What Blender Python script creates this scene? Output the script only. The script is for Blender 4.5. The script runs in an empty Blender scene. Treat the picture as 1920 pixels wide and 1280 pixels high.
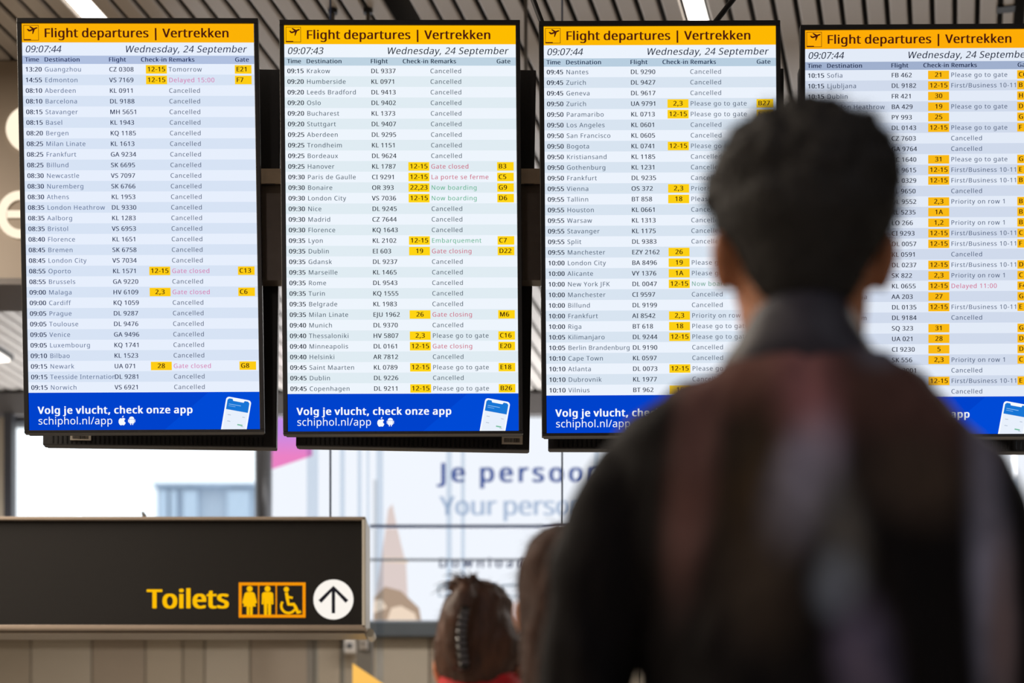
import bpy, bmesh, math, random, os
from mathutils import Vector, Matrix, noise
random.seed(7)
SC = bpy.context.scene
COL = SC.collection
PI = math.pi

# ------------------------------------------------------------------ camera, world, lights, exposure
F = 1920 * 70 / 36          # focal length in pixels of the 1920x1280 frame
CZ = 0.85                   # low viewpoint of the photographer
HY = 1800                   # image row of the horizon (level camera with a raised lens)
cam_d = bpy.data.cameras.new('camera')
cam_d.lens = 70; cam_d.sensor_width = 36; cam_d.sensor_fit = 'HORIZONTAL'
cam_d.shift_y = (HY - 640) / 1920
cam_d.clip_start = 0.1; cam_d.clip_end = 400
cam_d.dof.use_dof = True; cam_d.dof.focus_distance = 6.0; cam_d.dof.aperture_fstop = 2.6
cam = bpy.data.objects.new('camera', cam_d)
cam.location = (0, 0, CZ); cam.rotation_euler = (PI / 2, 0, 0)
COL.objects.link(cam); SC.camera = cam

world = bpy.data.worlds.new('sky'); SC.world = world; world.use_nodes = True
bg = world.node_tree.nodes['Background']
bg.inputs[0].default_value = (0.93, 0.97, 1.0, 1); bg.inputs[1].default_value = 1.6

SC.view_settings.view_transform = 'Standard'; SC.view_settings.look = 'None'
SC.view_settings.exposure = 0.0; SC.view_settings.gamma = 1.0
SC.view_settings.use_curve_mapping = False
SC.cycles.max_bounces = 8; SC.cycles.diffuse_bounces = 4; SC.cycles.sample_clamp_indirect = 4

def area(name, loc, rot, sx, sy, energy, col):
    l = bpy.data.lights.new(name, 'AREA'); l.shape = 'RECTANGLE'; l.size = sx; l.size_y = sy
    l.energy = energy; l.color = col
    o = bpy.data.objects.new(name, l); o.location = loc; o.rotation_euler = rot; COL.objects.link(o)
    return o
area('ceiling_lamp_hall_left', (-3.4, 6.1, 5.04), (0, 0, 0), 0.3, 4.4, 330, (1, .88, .74))
area('ceiling_lamp_hall_right', (4.2, 9.5, 5.04), (0, 0, 0), 0.3, 5.0, 230, (1, .93, .85))
area('ceiling_lamp_hall_far', (0.5, 12.6, 5.04), (0, 0, 0), 5.0, 0.3, 110, (1, .96, .92))
area('ceiling_lamp_side_left', (-5.0, 2.5, 5.04), (0, 0, 0), 0.3, 4.0, 300, (1, .84, .66))
area('fill_behind_left', (-1.6, -2.2, 5.04), (0, 0, 0), 0.3, 3.0, 62, (1, .84, .80))  # unseen warm fill added behind the camera to light the man's back
area('fill_behind_right', (3.2, -1.4, 5.04), (0, 0, 0), 0.3, 3.0, 55, (.90, .92, 1))  # cool counterpart on the right, likewise added to lift the man's back
area('uplight_fill_window_wall', (0.5, 14.55, 3.5), (PI, 0, 0), 9.0, 0.12, 300, (.92, .95, 1))  # added uplight that brightens the far ceiling, not a fixture of the hall

# ------------------------------------------------------------------ helpers
def lin(c):
    r = []
    for v in c[:3]:
        v = v / 255
        r.append(v / 12.92 if v <= .04045 else ((v + .055) / 1.055) ** 2.4)
    return (r[0], r[1], r[2], 1)

def at(px, py, Y):
    """point seen at image position px, py when it stands Y metres in front of the camera"""
    return Vector(((px - 960) / F * Y, Y, CZ + (HY - py) / F * Y))

MATS = {}
def mat(name, rgb, rough=.6, metal=0.0, var=0.0, scale=8.0, bump=0.0, stretch=(1, 1, 1), spec=.5):
    if name in MATS: return MATS[name]
    m = bpy.data.materials.new(name); m.use_nodes = True
    nt = m.node_tree; b = nt.nodes['Principled BSDF']
    b.inputs['Base Color'].default_value = lin(rgb); b.inputs['Roughness'].default_value = rough
    b.inputs['Metallic'].default_value = metal; b.inputs['Specular IOR Level'].default_value = spec
    tc = nt.nodes.new('ShaderNodeTexCoord'); mp = nt.nodes.new('ShaderNodeMapping'); mp.inputs['Scale'].default_value = stretch
    n = nt.nodes.new('ShaderNodeTexNoise'); n.inputs['Scale'].default_value = scale; n.inputs['Detail'].default_value = 4
    nt.links.new(tc.outputs['Object'], mp.inputs[0]); nt.links.new(mp.outputs[0], n.inputs[0])
    r = nt.nodes.new('ShaderNodeValToRGB'); c = lin(rgb)
    v = max(var, .03)
    r.color_ramp.elements[0].color = (c[0] * (1 - v), c[1] * (1 - v), c[2] * (1 - v), 1); r.color_ramp.elements[0].position = .3
    r.color_ramp.elements[1].color = (min(1, c[0] * (1 + v)), min(1, c[1] * (1 + v)), min(1, c[2] * (1 + v)), 1); r.color_ramp.elements[1].position = .7
    nt.links.new(n.outputs[0], r.inputs[0]); nt.links.new(r.outputs[0], b.inputs['Base Color'])
    if bump:
        bp = nt.nodes.new('ShaderNodeBump'); bp.inputs['Strength'].default_value = bump; bp.inputs['Distance'].default_value = .01
        nt.links.new(n.outputs[0], bp.inputs['Height']); nt.links.new(bp.outputs[0], b.inputs['Normal'])
    MATS[name] = m
    return m

def emit(name, rgb, strength=1.0, sample=False):
    if name in MATS: return MATS[name]
    m = bpy.data.materials.new(name); m.use_nodes = True
    nt = m.node_tree; nt.nodes.clear()
    e = nt.nodes.new('ShaderNodeEmission'); e.inputs[0].default_value = lin(rgb); e.inputs[1].default_value = strength
    o = nt.nodes.new('ShaderNodeOutputMaterial'); nt.links.new(e.outputs[0], o.inputs[0])
    m.cycles.emission_sampling = 'AUTO' if sample else 'NONE'
    MATS[name] = m
    return m

def put(ob, label=None, cat=None, group=None, kind=None):
    if label: ob['label'] = label
    if cat: ob['category'] = cat
    if group: ob['group'] = group
    if kind: ob['kind'] = kind
    return ob

def empty(name, loc, label=None, cat=None, group=None, rot=(0, 0, 0)):
    o = bpy.data.objects.new(name, None); o.empty_display_size = .1
    o.location = loc; o.rotation_euler = rot; COL.objects.link(o)
    return put(o, label, cat, group)

class MB:
    """collects shapes with material slots and links them as one mesh object"""
    def __init__(s): s.v = []; s.f = []; s.m = []; s.mats = []
    def mi(s, m):
        if m not in s.mats: s.mats.append(m)
        return s.mats.index(m)
    def add(s, vs, fs, m):
        k = len(s.v); s.v += [tuple(p) for p in vs]; i = s.mi(m)
        for f in fs: s.f.append([k + q for q in f]); s.m.append(i)
    def box(s, a, b, m):
        x0, x1 = sorted((a[0], b[0])); y0, y1 = sorted((a[1], b[1])); z0, z1 = sorted((a[2], b[2]))
        s.add([(x0, y0, z0), (x1, y0, z0), (x1, y1, z0), (x0, y1, z0), (x0, y0, z1), (x1, y0, z1), (x1, y1, z1), (x0, y1, z1)],
              [(0, 3, 2, 1), (4, 5, 6, 7), (0, 1, 5, 4), (1, 2, 6, 5), (2, 3, 7, 6), (3, 0, 4, 7)], m)
    def poly(s, pts, m):        # flat polygon in the XZ plane facing -Y
        s.add(pts, [list(range(len(pts)))], m)
    def cyl(s, a, b, r0, m, r1=None, n=12):
        a = Vector(a); b = Vector(b); r1 = r0 if r1 is None else r1
        d = (b - a).normalized(); u = d.orthogonal().normalized(); w = d.cross(u)
        vs = []
        for (c, r) in ((a, r0), (b, r1)):
            for i in range(n):
                t = 2 * PI * i / n; vs.append(c + u * math.cos(t) * r + w * math.sin(t) * r)
        fs = [(i, (i + 1) % n, n + (i + 1) % n, n + i) for i in range(n)] + [tuple(range(n))[::-1], tuple(range(n, 2 * n))]
        s.add(vs, fs, m)
    def build(s, name, parent=None, smooth=False, bevel=0, loc=None):
        me = bpy.data.meshes.new(name); me.from_pydata(s.v, [], s.f)
        for m in s.mats: me.materials.append(m)
        me.polygons.foreach_set('material_index', s.m)
        if smooth: me.polygons.foreach_set('use_smooth', [True] * len(s.f))
        me.update()
        o = bpy.data.objects.new(name, me); COL.objects.link(o)
        if parent: o.parent = parent
        if loc: o.location = loc
        if bevel:
            b = o.modifiers.new('bevel', 'BEVEL'); b.width = bevel; b.segments = 2; b.limit_method = 'ANGLE'
        return o

# ------------------------------------------------------------------ lettering (glyph meshes laid out by hand)
_fp = os.path.join(bpy.utils.resource_path('LOCAL'), 'datafiles', 'fonts', 'NotoSansHebrew-Regular.woff2')
FONT = None
try:
    if os.path.exists(_fp): FONT = bpy.data.fonts.load(_fp)
except Exception:
    FONT = None
CH = "ABCDEFGHIJKLMNOPQRSTUVWXYZabcdefghijklmnopqrstuvwxyz0123456789:,.-/|'"
STY = {'g': [(-.011, 0), (.011, 0)], 'r': [(0, 0)], 's': [(-.028, 0), (0, 0), (.028, 0)], 'b': [(-.042, 0), (-.014, 0), (.014, 0), (.042, 0)],
       'x': [(-.052, -.012), (-.026, .016), (0, -.016), (.026, .016), (.052, -.012), (-.052, .016), (.052, .016)]}   # heavier styles overlay shifted copies of the glyph
GLY = {}
def load_glyphs():
    obs = []
    def mk(txt, off):
        c = bpy.data.curves.new('glyph', 'FONT'); c.body = txt; c.offset = off; c.resolution_u = 3
        if FONT: c.font = FONT
        o = bpy.data.objects.new('glyph', c); COL.objects.link(o); return o
    base = mk('HH', 0); space = mk('H H', 0)
    wide = [(ch, mk('H' + ch + 'H', 0)) for ch in CH]
    for ch in CH: obs.append(('r', ch, mk(ch, 0)))
    bpy.context.view_layer.update()
    dg = bpy.context.evaluated_depsgraph_get()
    def mesh(o):
        m = o.evaluated_get(dg).to_mesh()
        vs = [(v.co.x, v.co.y) for v in m.vertices]; fs = [tuple(p.vertices) for p in m.polygons]
        o.evaluated_get(dg).to_mesh_clear(); return vs, fs
    def width(o):
        vs, _ = mesh(o); xs = [v[0] for v in vs]; return max(xs) - min(xs)
    w0 = width(base)
    adv = {ch: width(o) - w0 for ch, o in wide}
    adv[' '] = width(space) - w0
    cap = 0
    for st, ch, o in obs:
        vs, fs = mesh(o)
        if ch == 'H' and st == 'r': cap = max(v[1] for v in vs)
        GLY[st, ch] = (vs, fs, adv[ch])
    for st, offs in STY.items():
        if st == 'r': continue
        for ch in CH:
            vs, fs, a = GLY['r', ch]; V = []; Fs = []
            for dx, dy in offs:
                n = len(V); V += [(x + (dx + .02) * cap, y + dy * cap) for x, y in vs]; Fs += [tuple(n + q for q in f) for f in fs]
            GLY[st, ch] = (V, Fs, a + {'g': .01, 's': .02, 'b': .04, 'x': .07}[st] * cap)
    GLY['cap'] = cap; GLY['space'] = adv[' ']
    for o in [base, space] + [o for _, o in wide] + [o for _, _, o in obs]:
        c = o.data; bpy.data.objects.remove(o); bpy.data.curves.remove(c)
load_glyphs()

def layout(txt, cap, st='r', track=0.0, width=None, shear=0.0, sx=1.0):
    """glyph triangles of txt at origin; cap = capital height; width (if given) is reached by tracking. y up."""
    k = cap / GLY['cap']
    a = [(GLY['space'] if c == ' ' else GLY[st, c][2]) * k * sx for c in txt]
    if width is not None and len(txt) > 1: track = (width - sum(a)) / (len(txt) - 1)
    V = []; Fs = []; x = 0
    for c, w in zip(txt, a):
        if c != ' ':
            vs, fs, _ = GLY[st, c]; n = len(V)
            V += [(x + p[0] * k * sx + p[1] * k * shear, p[1] * k) for p in vs]
            Fs += [[n + q for q in f] for f in fs]
        x += w + track
    return V, Fs, x - track

# ------------------------------------------------------------------ common materials
M_floor = mat('floor_stone', (172, 166, 158), .35, var=.08, scale=3)
M_plaster = mat('plaster', (150, 142, 132), .8, var=.04, scale=2)
M_void = mat('ceiling_void', (40, 37, 35), .9)
M_slat = mat('ceiling_slat_metal', (168, 160, 152), .45, .15, var=.05, scale=1.5, stretch=(4, .2, 1))
M_taupe = mat('wall_panel_taupe', (168, 154, 134), .5, var=.06, scale=.8)
M_dark = mat('dark_metal', (24, 24, 27), .45, .3)
M_black = mat('black_plastic', (12, 12, 14), .35, var=.1, scale=60)
M_cab = mat('cabinet_black', (17, 17, 20), .5, var=.12, scale=90, bump=.05)
M_alu = mat('sign_frame_metal', (150, 136, 122), .4, .3, var=.05)
M_steel = mat('steel', (120, 122, 125), .3, .8)
M_lamp = emit('lamp_glow', (255, 246, 236), 3.2, True)

# ------------------------------------------------------------------ room shell
ROOM_X = 9.0; Y0 = -6.0; YW = 14.9; ZC = 5.10
def struct(name, mb, **k): return put(mb.build(name, **k), kind='structure')
m = MB(); m.box((-ROOM_X, Y0, -.1), (ROOM_X, YW + .3, 0), M_floor); struct('floor', m)
m = MB(); m.box((-ROOM_X - .2, Y0, 0), (-ROOM_X, YW + .3, 5.3), M_plaster); struct('wall_left', m)
m = MB(); m.box((ROOM_X, Y0, 0), (ROOM_X + .2, YW + .3, 5.3), M_plaster); struct('wall_right', m)
m = MB(); m.box((-ROOM_X, Y0 - .2, 0), (ROOM_X, Y0, 5.3), M_plaster); struct('wall_rear', m)
m = MB(); m.box((-ROOM_X, Y0, ZC + .12), (ROOM_X, YW + .3, ZC + .3), M_void)
ceiling = struct('ceiling', m)

TH = math.atan((1797 - 960) / F); CT, ST = math.cos(TH), math.sin(TH); PITCH = .0987; S0 = -.0155
def slat_xy(s, t): return (s * CT + t * ST, -s * ST + t * CT)
def slat_mesh(w, L, m_):
    mb = MB(); h = .018; e = .010
    prof = [(-w / 2, h), (-w / 2, e * .9), (-w / 2 + e * .35, e * .25), (-w / 2 + e, 0), (w / 2 - e, 0), (w / 2 - e * .35, e * .25), (w / 2, e * .9), (w / 2, h)]
    n = len(prof); vs = [(x, 0, z) for x, z in prof] + [(x, L, z) for x, z in prof]
    mb.add(vs, [(i, i + 1, n + i + 1, n + i) for i in range(n - 1)] + [(n - 1, 0, n, 2 * n - 1)] + [tuple(range(n))[::-1], tuple(range(n, 2 * n))], m_)
    return mb
slat_data = None
NOSLAT = {-12: 'lamp', -39: 'lamp', -25: 'gap'}
for k in range(-92, 46):
    s = S0 + (k + .5) * PITCH
    if k in NOSLAT: continue
    w = .079
    if k == 2: s -= .012; w = .050
    t1 = (YW - .02 + s * ST) / CT; L = 20.0
    if slat_data is None or w != .079:
        ob = slat_mesh(w, L, M_slat).build('slat', ceiling)
        if w == .079: slat_data = ob.data
    else:
        ob = bpy.data.objects.new('slat', slat_data); COL.objects.link(ob); ob.parent = ceiling
    x, y = slat_xy(s, t1 - L); ob.location = (x, y, ZC + random.uniform(-.001, .001)); ob.rotation_euler = (0, 0, -TH)
m = MB(); m.box((-.04, -.03, 0), (.04, .03, .01), M_dark)
o = m.build('slat_joint', ceiling); p = at(1886, 17, 4.25 * F / (HY - 17)); o.location = (p.x, p.y, ZC - .004); o.rotation_euler = (0, 0, -TH)

def linear_lamp(k, ta, tb, label, n=4):
    s = S0 + (k + .5) * PITCH
    x, y = slat_xy(s, ta); L = tb - ta
    r = empty('linear_ceiling_lamp', (x, y, ZC), label, 'lamp', 'linear lamps between the ceiling slats', (0, 0, -TH))
    mb = MB(); mb.box((-.043, 0, .03), (.043, L, .07), M_steel); mb.build('lamp_housing', r)
    for i in range(n):
        mb = MB(); mb.box((-.040, L * i / n + .008, .0), (.040, L * (i + 1) / n - .008, .03), M_lamp); mb.build('diffuser', r)
linear_lamp(-12, 7.2, 12.4, 'white linear ceiling lamp seen above the third departures screen', 5)
linear_lamp(-39, 4.5, 8.75, 'pinkish white linear ceiling lamp above the leftmost departures screen', 3)
p = at(-32, 660, 4.25 * F / (HY - 660))
r = empty('linear_ceiling_lamp', (p.x - .15, p.y - .5, ZC - .04), 'small pale ceiling lamp at the left edge, below the glowing letter sign', 'lamp', 'linear lamps between the ceiling slats', (0, 0, -TH))
m = MB(); m.box((-.02, 0, .0), (.22, .62, .04), M_steel); m.build('lamp_housing', r)
m = MB(); m.box((0, .02, -.012), (.20, .60, .0), M_lamp); m.build('diffuser', r)

# back wall with clerestory window and advertising wall
def X(px, Y=YW): return (px - 960) / F * Y
def Z(py, Y=YW): return CZ + (HY - py) / F * Y
z_sill = Z(1172); z_head = Z(782)
m = MB()
m.box((-ROOM_X, YW, 0), (ROOM_X, YW + .3, z_sill - .02), M_void)
m.box((-ROOM_X, YW, z_head), (ROOM_X, YW + .3, 5.3), mat('header_dark', (86, 82, 80), .6))
m.box((-ROOM_X, YW, z_sill - .02), (X(12), YW + .3, z_head), M_taupe)
m.box((X(2300), YW, z_sill - .02), (ROOM_X, YW + .3, z_head), M_taupe)
wall_far = struct('wall_far', m)
joints = [-1150, -900, -650, -420, -200, -40, 60, 174, 274, 344, 385, 470, 590, 640, 700, 805, 930, 1060, 1200, 1400, 1600, 1800, 2000, 2250, 2500, 2800, 3100]
tints = [(168, 154, 134), (160, 147, 128), (172, 160, 142), (155, 140, 122)]
for i in range(len(joints) - 1):
    m = MB(); m.box((X(joints[i]) + .004, YW - .04, .05), (X(joints[i + 1]) - .004, YW, z_sill - .10), mat('wall_panel_%d' % (i % 4), tints[i % 4], .5, var=.06, scale=.8))
    m.build('wall_panel', wall_far, bevel=.004)
m = MB(); m.box((-ROOM_X, YW - .14, z_sill - .10), (ROOM_X, YW, z_sill), mat('sill_teal', (78, 84, 88), .5)); struct('trim_1', m)
m = MB(); m.box((-ROOM_X, YW - .08, z_head), (ROOM_X, YW, z_head + .16), mat('header_dark', (86, 82, 80), .6)); struct('trim_2', m)

# clerestory window at the left
m = MB()
M_frame = mat('window_frame_dark', (34, 33, 36), .5)
m.box((X(16), YW - .14, z_sill), (X(31), YW, z_head), M_frame)
m.box((X(31), YW - .02, z_head - .04), (X(480), YW + .06, z_head), M_frame)
m.box((X(31), YW - .02, z_sill), (X(480), YW + .06, z_sill + .04), M_frame)
win = struct('window_1', m)
def glass_mat(name, tint, gl=.06):
    g = bpy.data.materials.new(name); g.use_nodes = True; nt = g.node_tree; nt.nodes.clear()
    t = nt.nodes.new('ShaderNodeBsdfTransparent'); t.inputs[0].default_value = (*tint, 1)
    q = nt.nodes.new('ShaderNodeBsdfGlossy'); q.inputs['Roughness'].default_value = .05
    mx = nt.nodes.new('ShaderNodeMixShader'); mx.inputs[0].default_value = gl
    o = nt.nodes.new('ShaderNodeOutputMaterial')
    nt.links.new(t.outputs[0], mx.inputs[1]); nt.links.new(q.outputs[0], mx.inputs[2]); nt.links.new(mx.outputs[0], o.inputs[0])
    return g
G_win = glass_mat('window_glass', (.97, .99, 1)); G_fin = glass_mat('fin_glass', (.87, .91, .95), .05)
for a, b in ((31, 146), (151, 480)):
    m = MB(); m.box((X(a), YW + .02, z_sill + .04), (X(b), YW + .03, z_head - .04), G_win); m.build('pane', win)
m = MB(); m.box((X(146.5), YW, z_sill + .04), (X(150.5), YW + .05, z_head - .04), mat('mullion_pale', (215, 222, 230), .5)); m.build('mullion', win)

# outdoor apron and a pale building far beyond the glass
m = MB(); m.box((-60, 15.4, -3.2), (60, 120, -3.0), mat('apron_concrete', (190, 192, 195), .8, var=.05, scale=.2)); struct('apron_ground', m)
YB = 70.0
bld = empty('outside_building', (X(390, YB), YB, -3), 'pale blue grey building seen through the far window above the sign', 'building')
M_bld = mat('building_pale', (176, 190, 206), .7, var=.04, scale=.3); M_bld2 = mat('building_panel', (184, 202, 220), .7)
ax = bld.location
m = MB(); m.box((X(294, YB) - ax.x, 0, 0), (X(640, YB) - ax.x, 8, Z(914, YB) + 3), M_bld); m.build('wall', bld)
for a, b in ((300, 316), (322, 334), (345, 372), (428, 470)):
    m = MB(); m.box((X(a, YB) - ax.x, -.25, 4), (X(b, YB) - ax.x, 0, Z(922, YB) + 3), M_bld2); m.build('facade_panel', bld)
m = MB(); m.box((X(290, YB) - ax.x, -.4, Z(914, YB) + 3), (X(644, YB) - ax.x, 8.2, Z(909, YB) + 3), M_bld2); m.build('roof_edge', bld)

# round column between window and advertising wall
m = MB(); m.cyl((X(494, 14.5), 14.5, z_sill - .1), (X(494, 14.5), 14.5, ZC), .062, mat('column_grey', (74, 74, 76), .35, .4), n=32)
struct('column', m, smooth=True)

# ------------------------------------------------------------------ advertising wall (backlit print)
YA = YW - .02
ad = empty('advertising_wall', (X(1300, YA), YA, Z(1164, YA)), 'large backlit white advertising wall with blue words behind the screens', 'billboard')
A0 = ad.location.copy()
AD_W = emit('ad_white', (240, 245, 253), 1.02, True)
def apt(px, py, d): return (X(px, YA) - A0.x, -d, Z(py, YA) - A0.z)
m = MB(); m.box(apt(511, 1164, .0), apt(2290, 783, .012), AD_W)
m.build('light_panel', ad)
m = MB(); fm = mat('ad_frame_grey', (150, 158, 168), .4, .3)
m.box(apt(506, 1170, 0), apt(2296, 1164, .03), fm); m.box(apt(506, 783, 0), apt(511, 1164, .03), fm); m.box(apt(2290, 783, 0), apt(2296, 1164, .03), fm)
m.build('frame', ad)
pk = bpy.data.materials.new('ad_pink'); pk.use_nodes = True; nt = pk.node_tree; nt.nodes.clear()
tc = nt.nodes.new('ShaderNodeTexCoord'); sp = nt.nodes.new('ShaderNodeSeparateXYZ'); rp = nt.nodes.new('ShaderNodeValToRGB')
rp.color_ramp.elements[0].color = lin((236, 130, 196)); rp.color_ramp.elements[0].position = .25
rp.color_ramp.elements[1].color = lin((196, 140, 232)); rp.color_ramp.elements[1].position = .75
e = nt.nodes.new('ShaderNodeEmission'); oo = nt.nodes.new('ShaderNodeOutputMaterial')
nt.links.new(tc.outputs['Generated'], sp.inputs[0]); nt.links.new(sp.outputs[2], rp.inputs[0]); nt.links.new(rp.outputs[0], e.inputs[0]); nt.links.new(e.outputs[0], oo.inputs[0])
m = MB(); m.poly([apt(511, 784, .014), apt(511, 880, .014), apt(586, 855, .014), apt(586, 784, .014)], pk); m.build('pink_print', ad)
def ad_words(txt, px0, px1, base, cap, st, rgb, name='lettering', dx=0):
    c = emit('ad_ink_%d_%d_%d' % rgb, rgb)
    V, Fs, w = layout(txt, cap, st, width=px1 - px0)
    mb = MB(); mb.add([apt(px0 + x, base - y, .016) for x, y in V], Fs, c); return mb.build(name, ad)
ad_words('Je persoonlijke', 824, 1262, 904, 35, 'x', (74, 96, 158))
ad_words('Your personal', 824, 1140, 966, 35, 'b', (172, 190, 216))
ad_words('Download', 822, 985, 1064, 17, 'x', (62, 72, 104))
def ring(mb, c, rx, ry, w, m_, d, n=24):
    pass
m = MB(); c = emit('ad_badge', (110, 132, 150))
for a in ((822, 1097, 930, 1100), (822, 1117, 930, 1119), (822, 1097, 824, 1119), (928, 1097, 930, 1119), (940, 1096, 1040, 1099), (940, 1117, 1040, 1119), (940, 1096, 942, 1119)):
    m.box(apt(a[0], a[3], .013), apt(a[2], a[1], .016), c)
m.build('badge_outline', ad)
# printed figure: pale hand-and-bag shape at the lower left of the advertisement
m = MB(); f1 = emit('ad_skin', (222, 206, 202)); f2 = emit('ad_tangle', (176, 152, 132)); f3 = emit('ad_cream', (240, 218, 196)); f4 = emit('ad_pale_grey', (208, 214, 222))
m.poly([apt(*q, .0145) for q in ((700, 1150), (722, 1000), (728, 955), (736, 945), (745, 990), (762, 1060), (766, 1150))], f1)
m.poly([apt(*q, .0150) for q in ((722, 1054), (718, 1046), (760, 1046), (766, 1056))], f3)
m.poly([apt(*q, .0150) for q in ((700, 1163), (702, 1120), (722, 1100), (752, 1108), (786, 1140), (790, 1163))], f2)
m.poly([apt(*q, .0155) for q in ((726, 1163), (734, 1140), (752, 1136), (778, 1150), (782, 1163))], f3)
m.poly([apt(*q, .0155) for q in ((700, 1150), (702, 1126), (716, 1124), (726, 1140))], f3)
m.poly([apt(*q, .0142) for q in ((700, 1163), (700, 900), (708, 900), (708, 1163))], f4)  # pale grey upright strip of the print
m.build('printed_figure', ad)

# ------------------------------------------------------------------ glass partition in front of the advertising wall
YG = 13.6
gp = empty('glass_partition', (X(1000, YG), YG, 0), 'frosted glass fins with two dark horizontal rails in front of the advertising wall', 'partition')
gx = gp.location.x
for px, w in ((586, 20), (642, 8), (674, 6), (690, 3), (712, 12), (842, 10), (868, 7), (1120, 9), (1400, 10), (1650, 8), (1900, 6)):
    m = MB(); m.box((X(px - w / 2, YG) - gx, -.04, 2.6), (X(px + w / 2, YG) - gx, .04, ZC - .005), G_fin); m.build('glass_fin', gp)
M_rail = mat('rail_navy', (40, 54, 84), .4, .2)
for py, w, mm in ((990, 6.5, M_rail), (1052, 4, mat('rail_grey', (110, 120, 135), .4, .2))):
    m = MB(); m.box((X(694, YG) - gx, -.06, Z(py + w / 2, YG)), (X(2100, YG) - gx, -.042, Z(py - w / 2, YG)), mm); m.build('rail', gp)
m = MB(); m.box((X(560, YG) - gx, -.05, 2.5), (X(2100, YG) - gx, .05, 2.6), M_dark)
for px in (562, 1500, 2095): m.box((X(px, YG) - gx - .03, -.03, 0), (X(px, YG) - gx + .03, .03, 2.5), M_dark)
m.build('base_frame', gp)

# ------------------------------------------------------------------ big overhead sign at upper left with glowing letter
YS = 9.4
sg = empty('overhead_letter_sign', (X(-300, YS), YS, Z(537, YS)), 'large brown overhead sign with a glowing cream letter e, behind the leftmost screen', 'sign')
q = sg.location
M_brown = mat('sign_brown', (132, 118, 102), .5, var=.05, scale=1.2)
m = MB(); m.box((X(-900, YS) - q.x, 0, 0.02), (X(300, YS) - q.x, .35, ZC - .005 - q.z), M_brown); m.build('sign_box', sg)
m = MB(); m.box((X(-900, YS) - q.x, -.03, 0), (X(300, YS) - q.x, .36, .03), mat('sign_edge_dark', (70, 60, 54), .5)); m.build('bottom_edge', sg)
M_glow = emit('sign_glow_cream', (255, 238, 212), 1.15, True)
EP = [(14, 403), (70, 403), (72, 392)] + [(39 + 34.5 * math.cos(math.radians(a)), 404 - 36.5 * math.sin(math.radians(a))) for a in range(8, 318, 12)]
EL = []; ER = []
for i, p in enumerate(EP):
    d = (Vector(EP[min(i + 1, len(EP) - 1)]) - Vector(EP[max(i - 1, 0)])).normalized(); nn = Vector((-d.y, d.x)) * (8.5 if i > 1 else 7)
    EL.append(Vector(p) + nn); ER.append(Vector(p) - nn)
m = MB(); n = len(EP); m.add([(X(p.x, YS) - q.x, -.012, Z(p.y, YS) - q.z) for p in EL + ER], [(i, i + 1, n + i + 1, n + i) for i in range(n - 1)], M_glow); m.build('letter', sg)
m = MB(); c = Vector((X(55, YS) - q.x, 0, Z(243, YS) - q.z)); m.cyl(c + Vector((0, -.012, 0)), c, .108, M_glow, n=40); m.build('glowing_disc', sg)

# thin hanger tubes from the ceiling behind the screens
for px, py, Y_, r_ in ((986, 110, 8.6, .008), (624, 90, 8.9, .009), (690, 90, 8.9, .009)):
    m = MB(); b = at(px, py + 60, Y_); m.cyl(b, (b.x, b.y, ZC), r_, mat('tube_grey', (88, 84, 80), .4, .3)); m.cyl((b.x, b.y, ZC - .02), (b.x, b.y, ZC), r_ * 2.4, M_dark)
    o = m.build('ceiling_hanger_tube', smooth=False)
    put(o, {986: 'thin grey hanger tube in the gap between the second and third screens', 624: 'thin grey hanger tube above the middle of the second screen, left of its neighbour', 690: 'thin grey hanger tube above the second screen, right of its neighbour'}[px], 'tube', 'hanger tubes under the ceiling')

# ------------------------------------------------------------------ departures screens
PXX, PXZ = .696 / 436, 1.216 / 761
POSE = [((-1.1207, 6.0217, 2.2156), (1.723, 1.598, -.74)), ((-.3326, 6.0047, 2.2052), (1.095, .967, -.465)),
        ((.4474, 5.9726, 2.1907), (.588, .383, -.451)), ((1.2306, 5.9909, 2.19), (-.507, .129, -.099))]
THEME = [dict(light=(231, 239, 253), dark=(215, 227, 245), head=(176, 192, 224), top=(252, 178, 6), tag=(254, 205, 20), dest=(92, 110, 146), rem=(88, 100, 126), ink=(36, 48, 82), hot=(214, 120, 176), green=(110, 180, 150), hd=(22, 40, 92)),
         dict(light=(238, 245, 253), dark=(224, 236, 243), head=(190, 211, 226), top=(254, 188, 0), tag=(255, 213, 20), dest=(70, 88, 104), rem=(76, 92, 106), ink=(26, 36, 50), hot=(204, 92, 120), green=(90, 180, 140), hd=(20, 42, 66)),
         dict(light=(236, 243, 253), dark=(216, 228, 241), head=(184, 206, 224), top=(254, 184, 2), tag=(253, 208, 20), dest=(76, 94, 116), rem=(88, 102, 122), ink=(22, 34, 56), hot=(204, 92, 130), green=(110, 170, 150), hd=(18, 42, 76)),
         dict(light=(227, 235, 248), dark=(208, 218, 236), head=(160, 176, 206), top=(254, 172, 6), tag=(250, 186, 20), dest=(74, 88, 116), rem=(74, 90, 120), ink=(18, 28, 52), hot=(210, 100, 140), green=(110, 170, 150), hd=(16, 32, 70))]
C_ = 'Cancelled'; P_ = 'Please go to gate'; FB = 'First/Business 10-11'; PR = 'Priority on row 1'
def rows(s):
    out = []
    for l in s.strip().split('\n'):
        p = [x.strip() for x in l.split(';')]
        p[4] = {'C': C_, 'P': P_, 'F': FB, 'R': PR}.get(p[4], p[4]); out.append(p)
    return out
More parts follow.
